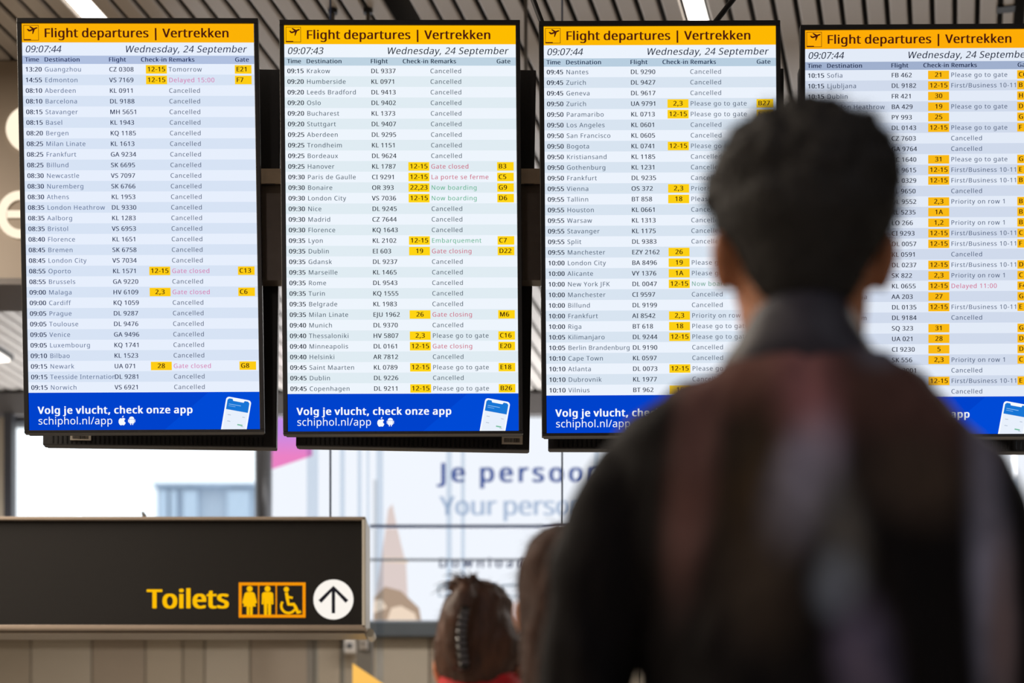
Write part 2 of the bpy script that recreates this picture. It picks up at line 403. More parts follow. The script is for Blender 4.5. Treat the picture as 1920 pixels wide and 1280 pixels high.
DATA = [rows('''13:20;Guangzhou;CZ 0308;12-15;Tomorrow;E21
14:55;Edmonton;VS 7169;12-15;Delayed 15:00;F7
08:10;Aberdeen;KL 0911;;C;
08:10;Barcelona;DL 9188;;C;
08:15;Stavanger;MH 5651;;C;
08:15;Basel;KL 1943;;C;
08:20;Bergen;KQ 1185;;C;
08:25;Milan Linate;KL 1613;;C;
08:25;Frankfurt;GA 9234;;C;
08:25;Billund;SK 6695;;C;
08:30;Newcastle;VS 7097;;C;
08:30;Nuremberg;SK 6766;;C;
08:30;Athens;KL 1953;;C;
08:35;London Heathrow;DL 9330;;C;
08:35;Aalborg;KL 1283;;C;
08:35;Bristol;VS 6953;;C;
08:40;Florence;KL 1651;;C;
08:45;Bremen;SK 6758;;C;
08:45;London City;VS 7034;;C;
08:55;Oporto;KL 1571;12-15;Gate closed;C13
08:55;Brussels;GA 9220;;C;
09:00;Malaga;HV 6109;2,3;Gate closed;C6
09:00;Cardiff;KQ 1059;;C;
09:05;Prague;DL 9287;;C;
09:05;Toulouse;DL 9476;;C;
09:05;Venice;GA 9496;;C;
09:05;Luxembourg;KQ 1741;;C;
09:10;Bilbao;KL 1523;;C;
09:15;Newark;UA 071;28;Gate closed;G8
09:15;Teesside Internation;DL 9281;;C;
09:15;Norwich;VS 6921;;C;'''), rows('''09:15;Krakow;DL 9337;;C;
09:20;Humberside;KL 0971;;C;
09:20;Leeds Bradford;DL 9413;;C;
09:20;Oslo;DL 9402;;C;
09:20;Bucharest;KL 1373;;C;
09:20;Stuttgart;DL 9407;;C;
09:25;Aberdeen;DL 9295;;C;
09:25;Trondheim;KL 1151;;C;
09:25;Bordeaux;DL 9624;;C;
09:25;Hanover;KL 1787;12-15;Gate closed;B3
09:30;Paris de Gaulle;CI 9291;12-15;La porte se ferme;C5
09:30;Bonaire;OR 393;22,23;Now boarding;G9
09:30;London City;VS 7036;12-15;Now boarding;D6
09:30;Nice;DL 9245;;C;
09:30;Madrid;CZ 7644;;C;
09:30;Florence;KQ 1643;;C;
09:35;Lyon;KL 2102;12-15;Embarquement;C7
09:35;Dublin;EI 603;19;Gate closing;D22
09:35;Gdansk;DL 9237;;C;
09:35;Marseille;KL 1465;;C;
09:35;Rome;DL 9543;;C;
09:35;Turin;KQ 1555;;C;
09:35;Belgrade;KL 1983;;C;
09:35;Milan Linate;EJU 1962;26;Gate closing;M6
09:40;Munich;DL 9370;;C;
09:40;Thessaloniki;HV 5807;2,3;P;C16
09:40;Minneapolis;DL 0161;12-15;Gate closing;E20
09:40;Helsinki;AR 7812;;C;
09:45;Saint Maarten;KL 0789;12-15;P;E18
09:45;Dublin;DL 9226;;C;
09:45;Copenhagen;DL 9211;12-15;P;B26'''), rows('''09:45;Nantes;DL 9290;;C;
09:45;Zurich;DL 9427;;C;
09:45;Geneva;DL 9617;;C;
09:50;Zurich;UA 9791;2,3;P;B27
09:50;Paramaribo;KL 0713;12-15;P;E22
09:50;Los Angeles;KL 0601;;C;
09:50;San Francisco;KL 0605;;C;
09:50;Bogota;KL 0741;12-15;P;
09:50;Kristiansand;KL 1185;;C;
09:50;Gothenburg;KL 1231;;C;
09:50;Frankfurt;DL 9235;;C;
09:55;Vienna;OS 372;2,3;R;
09:55;Tallinn;BT 858;18;P;
09:55;Houston;KL 0661;;C;
09:55;Warsaw;KL 1313;;C;
09:55;Stavanger;KL 1175;;C;
09:55;Split;DL 9383;;C;
09:55;Manchester;EZY 2162;26;;
10:00;London City;BA 8496;19;P;
10:00;Alicante;VY 1376;1A;P;
10:00;New York JFK;DL 0047;12-15;Now boarding;
10:00;Manchester;CI 9597;;C;
10:00;Billund;DL 9199;;C;
10:00;Frankfurt;AI 8542;2,3;R;
10:00;Riga;BT 618;18;P;
10:05;Kilimanjaro;DL 9244;12-15;P;
10:05;Berlin Brandenburg;DL 9190;;C;
10:10;Cape Town;KL 0597;;C;
10:10;Atlanta;DL 0073;12-15;P;
10:10;Dubrovnik;KL 1977;;C;
10:10;Vilnius;BT 962;18;P;'''), rows('''10:15;Sofia;FB 462;21;P;C6
10:15;Ljubljana;DL 9182;12-15;F;B
10:15;Dublin;FR 421;30;;H
10:20;London Heathrow;BA 429;19;P;D
10:20;Paramaribo;PY 993;25;;G
10:20;;DL 0143;12-15;P;F
10:20;London Gatw y;CZ 7603;;C;
10:20;;GA 9764;;C;
10:20;;AC 1640;31;P;G
10:20;;DL 9615;12-15;F;E
10:20;;DL 0329;12-15;F;B
10:25;;KL 9650;;C;
10:25;;DL 9552;2,3;R;B
10:25;;KL 5235;1A;;B
10:25;;LO 266;1,2;R;B
10:25;;CI 9293;12-15;F;C
10:25;;DL 0057;12-15;F;F
10:25;;KL 0591;;C;
10:25;;DL 0237;12-15;F;D
10:25;;SK 822;2,3;R;C
10:25;;KL 0655;12-15;Delayed 11:00;F4
10:30;Philadelphia;AA 203;27;;G
10:30;;DL 0135;12-15;F;E
10:30;Birmingham;DL 9184;;C;
10:30;Singapore;SQ 323;31;;G
10:30;;UA 021;28;;D
10:30;;CI 9230;5;;D
10:30;;SK 556;2,3;R;C
10:30;;UX 3001;;C;
10:30;;DL 9618;12-15;F;E
10:30;;KL 1025;;C;''')]
CLOCK = ['09:07:44', '09:07:43', '09:07:44', '09:07:44']
LABELS = ['leftmost lit departures screen listing flights from 13:20 Guangzhou to 09:15 Norwich',
          'second departures screen from the left, listing 09:15 Krakow to 09:45 Copenhagen',
          'third departures screen from the left, listing 09:45 Nantes to 10:10 Vilnius',
          'rightmost departures screen, cut off by the frame, starting with 10:15 Sofia']
# natural tracking, measured once per column
def track_for(sample, cap, st, width): 
    V, Fs, w = layout(sample, cap, st); return (width - w) / (len(sample) - 1)
T_time = track_for('09:20', 8.3, 'b', 31.6); T_dest = track_for('Leeds Bradford', 8.3, 'g', 93.5)
T_fl = track_for('DL 9337', 8.3, 's', 47.2); T_rem = track_for('Cancelled', 8.3, 'g', 59.4)
def L(u, v, d=0.0): return ((u - 218) * PXX, -d, (380.5 - v) * PXZ)
def arc(cx, cy, r, a0, a1, n):
    return [(cx + r * math.cos(math.radians(a0 + (a1 - a0) * i / n)), cy + r * math.sin(math.radians(a0 + (a1 - a0) * i / n))) for i in range(n + 1)]
E_maroon = emit('screen_maroon', (74, 26, 14)); E_blue = emit('screen_blue', (0, 66, 204), 1, True); E_blue2 = emit('screen_blue_light', (0, 74, 214)); E_white = emit('screen_white', (246, 250, 255))
E_tagink = emit('screen_tag_ink', (66, 40, 10)); E_app = emit('screen_app_blue', (24, 118, 214)); E_grey = emit('screen_grey_line', (178, 190, 208)); E_green = emit('screen_green', (120, 190, 160)); E_edge = emit('phone_edge', (214, 224, 240))
M_label = mat('label_paper', (176, 168, 156), .6)
AIR = [(8, 10), (10.3, 9.3), (13.2, 11.3), (17.6, 9.6), (12.6, 5.2), (14.6, 4.4), (21.4, 8.1), (25.2, 6.6), (27.6, 6.4), (28.4, 7.4), (27.2, 8.6), (23.3, 10.4), (19.9, 18.6), (18.2, 19.2), (18.9, 12.2), (14.4, 14.2), (11.2, 13.9)]
for si in range(4):
    loc, (rz, rx, ry) = POSE[si]; th = THEME[si]
    R = Matrix.Rotation(math.radians(rz), 4, 'Z') @ Matrix.Rotation(math.radians(rx), 4, 'X') @ Matrix.Rotation(math.radians(ry), 4, 'Y')
    root = empty('departures_screen', loc, LABELS[si], 'screen', 'departures screens hanging in a row')
    root.matrix_world = Matrix.Translation((loc[0], loc[1], loc[2] + CZ)) @ R
    def E(n, c, s=False): return emit('screen%d_%s' % (si, n), c, 1.0, s)
    def words(mb, txt, u, v, cap, st, col, d, **kw):
        V, Fs, w = layout(txt, cap, st, **kw)
        mb.add([L(u + x, v - y, d) for x, y in V], Fs, col); return w
    # bezel and body
    b = MB(); o_ = (-9, -9.5, 444.5, 766.5)
    for a in ((o_[0], o_[1], o_[2], 0), (o_[0], 761, o_[2], o_[3]), (o_[0], 0, 0, 761), (436, 0, o_[2], 761)):
        b.box(L(a[0], a[3], .006), L(a[2], a[1], -.02), M_black)
    b.build('bezel', root, bevel=.0015)
    b = MB(); b.box(L(-6, 765, -.02), L(442, -6, -.045), M_cab); b.build('rear_shell', root, bevel=.004)
    b = MB(); b.box(L(150, 440, -.044), L(286, 300, -.112), M_dark); b.build('mounting_bracket', root)
    b = MB(); b.box(L(0, 761, 0), L(436, 0, -.018), E('light', th['light'], True)); b.build('display_panel', root)
    # title bar
    b = MB(); b.poly([L(0, 35, .0006), L(436, 35, .0006), L(436, 0, .0006), L(0, 0, .0006)], E('top', th['top'], True))
    words(b, 'Flight departures | Vertrekken', 40.8, 25.6, 16.4, 'b', E_maroon, .0012, width=349)
    tb = b.build('title_bar', root)
    b = MB()
    for a in ((3, 3, 31.5, 3.8), (3, 30.7, 31.5, 31.5), (3, 3, 3.8, 31.5), (30.7, 3, 31.5, 31.5), (3.4, 29.2, 17, 31.2)):
        b.poly([L(a[0], a[3], .0012), L(a[2], a[3], .0012), L(a[2], a[1], .0012), L(a[0], a[1], .0012)], E_maroon)
    b.poly([L(x + 1.2, y + .6, .0013) for x, y in AIR][::-1], E_maroon)
    b.build('aeroplane_symbol', tb)
    b = MB(); words(b, CLOCK[si], 4.8, 53.6, 12.4, 'g', E('ink', th['ink']), .0012, width=68, shear=.2); b.build('clock_lettering', root)
    b = MB(); words(b, 'Wednesday, 24 September', 192, 53.6, 12.4, 'g', E('ink', th['ink']), .0012, width=229, shear=.2); b.build('date_lettering', root)
    b = MB(); b.poly([L(0, 75, .0006), L(436, 75, .0006), L(436, 59.6, .0006), L(0, 59.6, .0006)], E('head', th['head'], True))
    for t, u, w_ in (('Time', 4.8, 26.8), ('Destination', 40.8, 67.2), ('Flight', 161.7, 33), ('Check-in', 222.2, 49), ('Remarks', 274.8, 48.8), ('Gate', 399.4, 26.8)):
        words(b, t, u, 70.8, 7.9, 'b', E('hd', th['hd']), .0012, width=w_)
    b.build('column_heading', root)
    rh = (690 - 75) / 31
    for ri, (tm, de, fl, ck, rm, ga) in enumerate(DATA[si]):
        v0 = 75 + ri * rh; bl = v0 + 14.3
        b = MB(); bc = E('light', th['light'], True) if ri % 2 == 0 else E('dark', th['dark'], True)
        b.poly([L(0, v0 + rh, .0006), L(436, v0 + rh, .0006), L(436, v0, .0006), L(0, v0, .0006)], bc)
        words(b, tm, 4.8, bl, 8.3, 'b', E('ink', th['ink']), .0012, track=T_time)
        if de:
            tr = T_dest
            if len(de) > 17: tr = T_dest - (.12 if de.startswith('Teess') else .25)
            words(b, de, 41, bl, 8.3, 'g', E('dest', th['dest']), .0012, track=tr)
        words(b, fl, 162.2, bl, 8.3, 's', E('ink', th['ink']), .0012, track=T_fl)
        col = th['rem']
        if rm.startswith(('Delayed', 'Gate clos', 'La porte')): col = th['hot']
        if rm.startswith(('Now', 'Embar')): col = th['green']
        if rm: words(b, rm, 274, bl, 8.3, 'g', E('rem_%d' % col[0], col), .0012, track=T_rem)
        row = b.build('flight_row', root)
        for nm, tx, u0, u1, tu in (('check_in_tag', ck, 231.5, 271, None), ('gate_tag', ga, 399, 430.5, 401.5)):
            if not tx: continue
            b = MB(); b.box(L(u0, bl + 3.8, .0008), L(u1, bl - 12, .0016), E('tag', th['tag'], False))
            V, Fs, w = layout(tx, 8.5, 'b', track=.35)
            if tu is None: tu = (u0 + u1) / 2 - w / 2
            b.add([L(tu + x, bl - y, .0022) for x, y in V], Fs, E_tagink)
            b.build(nm, row)
    # advertising strip with phone
    b = MB(); b.poly([L(0, 761, .0006), L(436, 761, .0006), L(436, 690, .0006), L(0, 690, .0006)], E_blue)
    b.poly([L(255, 761, .0009), L(436, 761, .0009), L(436, 690, .0009), L(340, 690, .0009)], E_blue2)
    words(b, 'Volg je vlucht, check onze app', 16.8, 729.6, 13.2, 'x', E_white, .0014, width=293)
    words(b, 'schiphol.nl/app', 16.8, 749.8, 13.6, 'r', E_white, .0014, width=141)
    # fruit outline with a bite and a leaf
    ap = [(175, 739.2), (177.5, 738), (180.5, 739), (181.5, 740.4), (179.6, 742.3), (179.6, 745), (182, 747), (181, 749.6), (178.6, 752.2), (175.6, 751.4), (172.6, 752.3), (170.2, 750.4), (168.6, 746.4), (169, 742), (171.2, 739), (173.2, 738.6)]
    b.poly([L(x, y, .0014) for x, y in ap][::-1], E_white)
    b.poly([L(x, y, .0014) for x, y in ((175.2, 737.6), (176, 735), (178.4, 733.6), (178, 736.4))][::-1], E_white)
    # robot outline
    b.poly([L(x, y, .0014) for x, y in arc(193.4, 740.5, 5, 180, 360, 12)][::-1], E_white)
    b.poly([L(188.6, 748.5, .0014), L(198.2, 748.5, .0014), L(198.2, 741, .0014), L(188.6, 741, .0014)], E_white)
    for a in ((186.6, 741, 188, 746.5), (198.8, 741, 200.2, 746.5), (190.6, 748.5, 192.4, 751.5), (194.4, 748.5, 196.2, 751.5)):
        b.poly([L(a[0], a[3], .0014), L(a[2], a[3], .0014), L(a[2], a[1], .0014), L(a[0], a[1], .0014)], E_white)
    ads = b.build('advert_strip', root)
    b = MB()
    ang = math.radians(10.5); hx, hy = 396.5, 706.5
    def T(x, y): return (hx + x * math.cos(ang) - y * math.sin(ang), hy + x * math.sin(ang) + y * math.cos(ang))
    def clipy(pts, lim=761.0):
        out = []
        for i in range(len(pts)):
            a, c2 = pts[i], pts[(i + 1) % len(pts)]
            if a[1] <= lim: out.append(a)
            if (a[1] <= lim) != (c2[1] <= lim):
                t = (lim - a[1]) / (c2[1] - a[1]); out.append((a[0] + (c2[0] - a[0]) * t, lim))
        return out
    def pp(pts, d, m_): b.poly([L(x, y, d) for x, y in clipy([T(*q_) for q_ in pts])][::-1], m_)
    def rr(x0, y0, x1, r): return arc(x0 + r, y0 + r, r, 180, 270, 5) + arc(x1 - r, y0 + r, r, 270, 360, 5) + [(x1, 75), (x0, 75)]
    pp(rr(-24, -4, 24, 6), .0014, E_white); pp(rr(-21, -1, 21, 4), .0018, emit('phone_page', (232, 240, 252)))
    pp([(-21, 2), (-18, -1), (18, -1), (21, 2), (21, 20), (-21, 20)], .0021, E_app)
    pp([(-12, -2), (12, -2), (10, 2.5), (-10, 2.5)], .0024, E_white)
    pp([(-17, 9), (6, 9), (6, 10), (-17, 10)], .0024, emit('phone_text', (150, 200, 246)))
    pp([(-17, 12.5), (-4, 12.5), (-4, 13.2), (-17, 13.2)], .0024, emit('phone_text', (150, 200, 246)))
    for (x0, y0, x1) in ((-16, 29, -10), (12, 29, 17), (-15, 41, -9), (12, 47, 17)):
        pp([(x0, y0), (x1, y0), (x1, y0 + 1.2), (x0, y0 + 1.2)], .0024, E_grey)
    pp([(5, 44), (15, 44), (15, 46.4), (5, 46.4)], .0024, E_green)
    b.build('phone_picture', ads)

# back-to-back cabinets behind the screens
CABP = [(560 - 228, 482.5, 1.6), (780, 484, 1.03), (1250, 486, .1), (1736, 490, -.3)]
CABL = ['black cabinet of the rear-facing monitor behind the leftmost screen', 'black rear monitor cabinet behind the second screen, barcode sticker at its lower right corner',
        'black cabinet of the rear-facing monitor behind the third screen', 'black cabinet of the rear-facing monitor behind the rightmost screen']
CABX = [(80, 518, 527), (554.6, 992.5, 1005.4), (1028, 1468, 1470), (1500, 1940, 1938)]
YC = 6.17
for i, (xl, xr, xt) in enumerate(CABX):
    W_ = (xr - xl) / F * YC; zt, zb = Z(127, YC), Z((836.5, 840, 842, 847)[i], YC)
    H_ = zt - zb; cx_ = ((xr + xt) / 2 - 960) / F * YC - W_ / 2
    root = empty('monitor_cabinet', (cx_, YC, (zt + zb) / 2), CABL[i], 'cabinet', 'rear monitor cabinets behind the screens', (0, math.atan2((xt - xr) / F * YC, H_), 0))
    m = MB(); m.box((-W_ / 2, 0, -H_ / 2), (W_ / 2, .035, H_ / 2), M_cab); m.build('cabinet_body', root, bevel=.003)
    m = MB(); m.box((-W_ / 2 + .004, .035, -H_ / 2 + .004), (W_ / 2 - .004, .055, H_ / 2 - .004), M_black); m.build('front_glass', root)
    m = MB()
    for k in range(46):
        u = -W_ / 2 + .03 + k * (W_ - .06) / 46; m.box((u, -.0012, -H_ / 2 + .006), (u + .004, 0, -H_ / 2 + .03), M_black)
    put(m.build('vent_slots', root), kind='stuff')
    if i < 2:
        l0, l1, t0, t1 = ((132, 171, 813.5, 825.5), (941, 980, 817, 833))[i]
        Yl = YC
        root.matrix_world = Matrix.LocRotScale(root.location, root.rotation_euler, None)
        lp = root.matrix_world.inverted() @ at((l0 + l1) / 2, (t0 + t1) / 2, Yl)
        x0, x1 = lp.x - (l1 - l0) / 2 / F * Yl, lp.x + (l1 - l0) / 2 / F * Yl
        h = (t1 - t0) / F * Yl; zc = lp.z
        m = MB(); m.box((x0, -.003, zc - h / 2), (x1, -.0015, zc + h / 2), M_label)
        u = x0 + .007
        while u < x1 - .008:
            w = random.choice((.0008, .0014, .002)); m.box((u, -.0034, zc - h * .28), (u + w, -.003, zc + h * .2), M_black); u += w + random.choice((.0007, .0012))
        put(m.build('barcode_label', root), label='small pale barcode sticker')

# long mounting beam carrying the screens, with V-shaped suspension rods up to the ceiling
YM = 6.10
bm_ = empty('mounting_beam', (X(1100, YM), YM, Z(525, YM)), 'long dark brown mounting beam running behind the row of screens', 'beam')
q = bm_.location; M_beam = mat('beam_brown', (92, 82, 72), .35, .2, var=.08, scale=30, bump=.05)
m = MB(); x0, x1 = X(260, YM) - q.x, X(1800, YM) - q.x; zt = Z(313, YM) - q.z
prof = [(0, 0), (0, zt - .08), (.008, zt - .045), (.026, zt - .006), (.035, zt), (.055, zt), (.055, 0)]
n = len(prof)
m.add([(x0, y, z) for y, z in prof] + [(x1, y, z) for y, z in prof], [(i, (i + 1) % n, n + (i + 1) % n, n + i)[::-1] for i in range(n)] + [tuple(range(n)), tuple(range(n, 2 * n))[::-1]], M_beam)
m.build('beam_body', bm_)
m = MB(); M_beam_lit = mat('beam_painted_light', (186, 166, 142), .45, .1, var=.1, scale=20)  # lighter strip that paints the light falling on the beam's top edge
m.add([(x, y, z) for x in (x0, x1) for y, z in ((-.002, zt - .05), (.022, zt + .004), (.056, zt + .004), (.056, zt), (.022, zt - .002), (.0, zt - .052))], [(0, 1, 7, 6), (1, 2, 8, 7), (2, 3, 9, 8), (3, 4, 10, 9), (4, 5, 11, 10), (5, 0, 6, 11), (5, 4, 3, 2, 1, 0), (6, 7, 8, 9, 10, 11)], M_beam_lit)
m.build('lit_top_strip', bm_)
m = MB()
for px in (507, 992, 1480): m.box((X(px - 9, YM) - q.x, -.004, zt - .055), (X(px + 9, YM) - q.x, .0, zt - .0535), M_dark)
m.build('seam', bm_)
for a, b in (((1160, 330), (-.375,)), ((1116, 330), (.79,))):
    x_, y_ = a; x2 = x_ + (y_ + 792) * b[0]
    if b[0] < 0: p1 = at(1015 + .375 * 260, 300, 6.14); p2 = at(1000 - .375 * 780, -780, 6.14)
    else: p1 = at(1344 - .79 * 240, 278, 6.14); p2 = at(1374 + .79 * 780, -780, 6.14)
    p2.z = min(p2.z, ZC)
    m = MB(); m.cyl(p1, p2, .0085, M_dark, n=12)
    o = m.build('suspension_rod', smooth=False)
    put(o, 'black slanted suspension rod rising from the third screen towards upper %s' % ('left' if b[0] < 0 else 'right'), 'rod', 'slanted rods above the third screen')
for px in (150, 700, 1560):
    m = MB(); p = Vector((X(px, 6.14), 6.137, 0)); m.cyl((p.x, p.y, Z(330, 6.14)), (p.x, p.y, Z(135, 6.14)), .006, M_dark)
    m.build('hanger_stub', bm_, loc=-q) 

# ------------------------------------------------------------------ toilets sign
YT = 8.0
ts = empty('toilets_sign', (X(200, YT), YT, Z(1180, YT)), 'dark hanging sign reading Toilets with yellow pictograms and a white arrow disc', 'sign')
q = ts.location
def tp(px, py, d=0.0): return (X(px, YT) - q.x, -d, Z(py, YT) - q.z)
M_face = mat('sign_face_dark', (24, 22, 21), .6, spec=.2, var=.04, scale=40)
m = MB(); m.box(tp(-420, 1172, -.02), tp(680, 973, -.20), M_face); m.build('sign_face', ts)
m = MB(); m.box(tp(-424, 974, .0), tp(685, 968, -.22), M_alu); m.build('frame_rail', ts, bevel=.002)
m = MB(); m.box(tp(-424, 1179, .0), tp(685, 1171, -.22), M_alu); m.build('frame_rail', ts, bevel=.002)
m = MB(); m.box(tp(679, 1176, .0), tp(686, 969, -.24), mat('end_cap_pale', (190, 186, 176), .4, .1)); m.build('end_cap', ts, bevel=.003)
m = MB(); m.box(tp(-424, 1184, -.05), tp(682, 1180, -.20), mat('lower_profile', (140, 132, 122), .3, .4)); m.build('lower_profile', ts, bevel=.002)
m = MB(); m.cyl(tp(690, 1178, -.10), tp(690, 1178, -.22), .018, mat('end_cap_pale', (190, 186, 176), .4, .1), n=20); m.build('corner_cap', ts)
M_yel = emit('sign_yellow', (255, 192, 6)); M_org = emit('sign_orange', (248, 150, 8)); M_wht = emit('sign_white', (252, 246, 238))
V, Fs, w = layout('Toilets', 34.5, 'x', width=156)
m = MB(); m.add([tp(274 + x, 1138 - y, -.0185) for x, y in V], Fs, M_yel); m.build('lettering', ts)
m = MB()
def rect(mb, a, d, c): mb.poly([tp(a[0], a[3], d), tp(a[2], a[3], d), tp(a[2], a[1], d), tp(a[0], a[1], d)], c)
for a in ((446.5, 1090, 572, 1095.5), (446.5, 1150.5, 572, 1156), (446.5, 1095, 452, 1151), (566.5, 1095, 572, 1151), (482.6, 1095, 485, 1151), (515.8, 1095, 518.2, 1151)):
    rect(m, a, -.0185, M_org)
m.build('pictogram_frame', ts)
def figure(cx_, pts, name):
    mb = MB(); mb.poly([tp(cx_ + x, y, -.0180) for x, y in arc(0, 1102, 5.6, 0, 340, 16)][::-1], M_yel)
    mb.poly([tp(cx_ + x, y, -.0182) for x, y in pts], M_yel); mb.build(name, ts)
half = [(6, 1108), (9.5, 1111), (14, 1128), (10, 1130), (7, 1121), (12, 1135), (5.5, 1135), (5.5, 1151), (.6, 1151), (.6, 1136)]
figure(467, half + [(-x, y) for x, y in half[::-1]], 'woman_symbol')
half = [(7, 1108), (10.5, 1111), (11, 1131), (7.4, 1131), (7, 1117), (6.4, 1151), (1, 1151), (.6, 1130)]
figure(500.6, half + [(-x, y) for x, y in half[::-1]], 'man_symbol')
mb = MB(); mb.poly([tp(536 + x, y, -.0180) for x, y in arc(0, 1103, 5, 0, 340, 16)][::-1], M_yel)
def thick(pts, w_):
    pts = [Vector(p_) for p_ in pts]; Lf = []; Rt = []
    for i, p_ in enumerate(pts):
        d = (pts[min(i + 1, len(pts) - 1)] - pts[max(i - 1, 0)]).normalized(); nn = Vector((-d.y, d.x)) * w_ / 2
        Lf.append(p_ + nn); Rt.append(p_ - nn)
    return Lf, Rt
def stroke(mb, pts, w_, c, d=-.018):
    Lf, Rt = thick(pts, w_); n_ = len(pts)
    mb.add([tp(p_.x, p_.y, d) for p_ in Lf + Rt], [(i, i + 1, n_ + i + 1, n_ + i) for i in range(n_ - 1)], c)
stroke(mb, [(536, 1109), (538, 1121), (540, 1131), (550, 1131), (553, 1136), (558, 1147), (563, 1144)], 6, M_yel)
stroke(mb, [(538, 1117), (548, 1119)], 4, M_yel, -.0178)
stroke(mb, arc(540, 1134, 13.5, 215, 30, 16), 4.5, M_yel, -.0176)
mb.build('wheelchair_symbol', ts)
mb = MB(); mb.poly([tp(x, y, -.0185) for x, y in arc(624.4, 1122, 37.6, 0, 355, 40)][::-1], M_wht); disc = mb.build('arrow_disc', ts)
mb = MB(); E_blk = emit('arrow_black', (30, 28, 34))
stroke(mb, [(624.4, 1101), (624.4, 1148)], 6.5, E_blk, -.0175)
stroke(mb, [(599, 1126), (624.4, 1100), (650, 1126)], 7.5, E_blk, -.0170)
mb.build('arrow', disc)
m = MB(); m.cyl((X(619.5, 8.1), 8.1, Z(968, YT)), (X(619.5, 8.1), 8.1, ZC), .0042, M_rail); m.cyl((X(619.5, 8.1), 8.1, Z(968, YT)), (X(619.5, 8.1), 8.1, Z(960, YT)), .016, M_dark, .006)
put(m.build('suspension_cable'), 'thin dark cable above the right part of the Toilets sign', 'cable')
m = MB(); m.cyl((X(-150, 8.1), 8.1, Z(968, YT)), (X(-150, 8.1), 8.1, ZC), .0042, M_rail)
put(m.build('suspension_cable'), 'thin dark cable carrying the left end of the Toilets sign', 'cable')
m = MB(); p = at(271, 968, 8.02); m.cyl(p, p + Vector((-.008, 0, .018)), .009, M_black, .004)
o = m.build('hook', ts, loc=-q)
m = MB(); m.cyl(at(1054, 1010, 7.6), (at(1054, 1010, 7.6).x, 7.6, ZC), .0035, M_rail)
put(m.build('suspension_cable'), 'thin dark vertical cable beside the standing man, in front of the advertising wall', 'cable')

# small things below the sign
m = MB(); b = at(684, 1240, 12.6); m.box((b.x - .05, b.y - .03, 0), (b.x + .05, b.y + .03, Z(1186, 12.6)), mat('post_grey', (128, 126, 122), .4, .3)); put(m.build('grey_post', bevel=.005), 'slim grey post standing below the right end of the Toilets sign', 'post')
for px0, px1, py0, py1, lb in ((645, 666, 1197, 1223, 'square white box on the far wall under the Toilets sign'), (673, 688, 1198, 1216, 'smaller pale grey box on the post under the Toilets sign')):
    Yb = YW - .16 if px0 == 645 else 12.5
    m = MB(); m.box((X(px0, Yb), Yb, Z(py1, Yb)), (X(px1, Yb), Yb + (.12 if px0 == 645 else .068), Z(py0, Yb)), mat('white_box_%d' % px0, (214, 206, 196) if px0 == 645 else (178, 174, 170), .5))
    m.box((X(px0 + 5, Yb), Yb - .01, Z(py1 - 8, Yb)), (X(px1 - 5, Yb), Yb, Z(py0 + 8, Yb)), M_steel)
    put(m.build('wall_box', bevel=.006), lb, 'box')
ys = empty('yellow_board', at(700, 1330, 11.0), 'bright yellow orange slanted signboard at the bottom edge under the Toilets sign', 'sign')
ys.location.z = 0
zz = Z(1243, 11)
mm = emit('board_yellow', (255, 196, 96), 1.0)
m = MB(); xa, xb = X(661, 11) - ys.location.x, X(790, 11) - ys.location.x; dz = 86 / F * 11
m.add([(xa, 0, zz - .9), (xb, 0, zz - dz - .9), (xb, 0, zz - dz), (xa, 0, zz), (xa, .04, zz - .9), (xb, .04, zz - dz - .9), (xb, .04, zz - dz), (xa, .04, zz)],
      [(0, 1, 2, 3), (5, 4, 7, 6), (3, 2, 6, 7), (0, 3, 7, 4), (1, 5, 6, 2), (0, 4, 5, 1)], mm)
m.build('board', ys)
m = MB(); m.box((-.03, .04, 0), (.03, .09, zz - .6), M_dark); m.box((-.2, -.1, 0), (.2, .25, .02), M_dark); m.build('stand', ys)
# ------------------------------------------------------------------ people
def make_obj(name, me, parent): 
    o = bpy.data.objects.new(name, me); COL.objects.link(o); o.parent = parent; return o

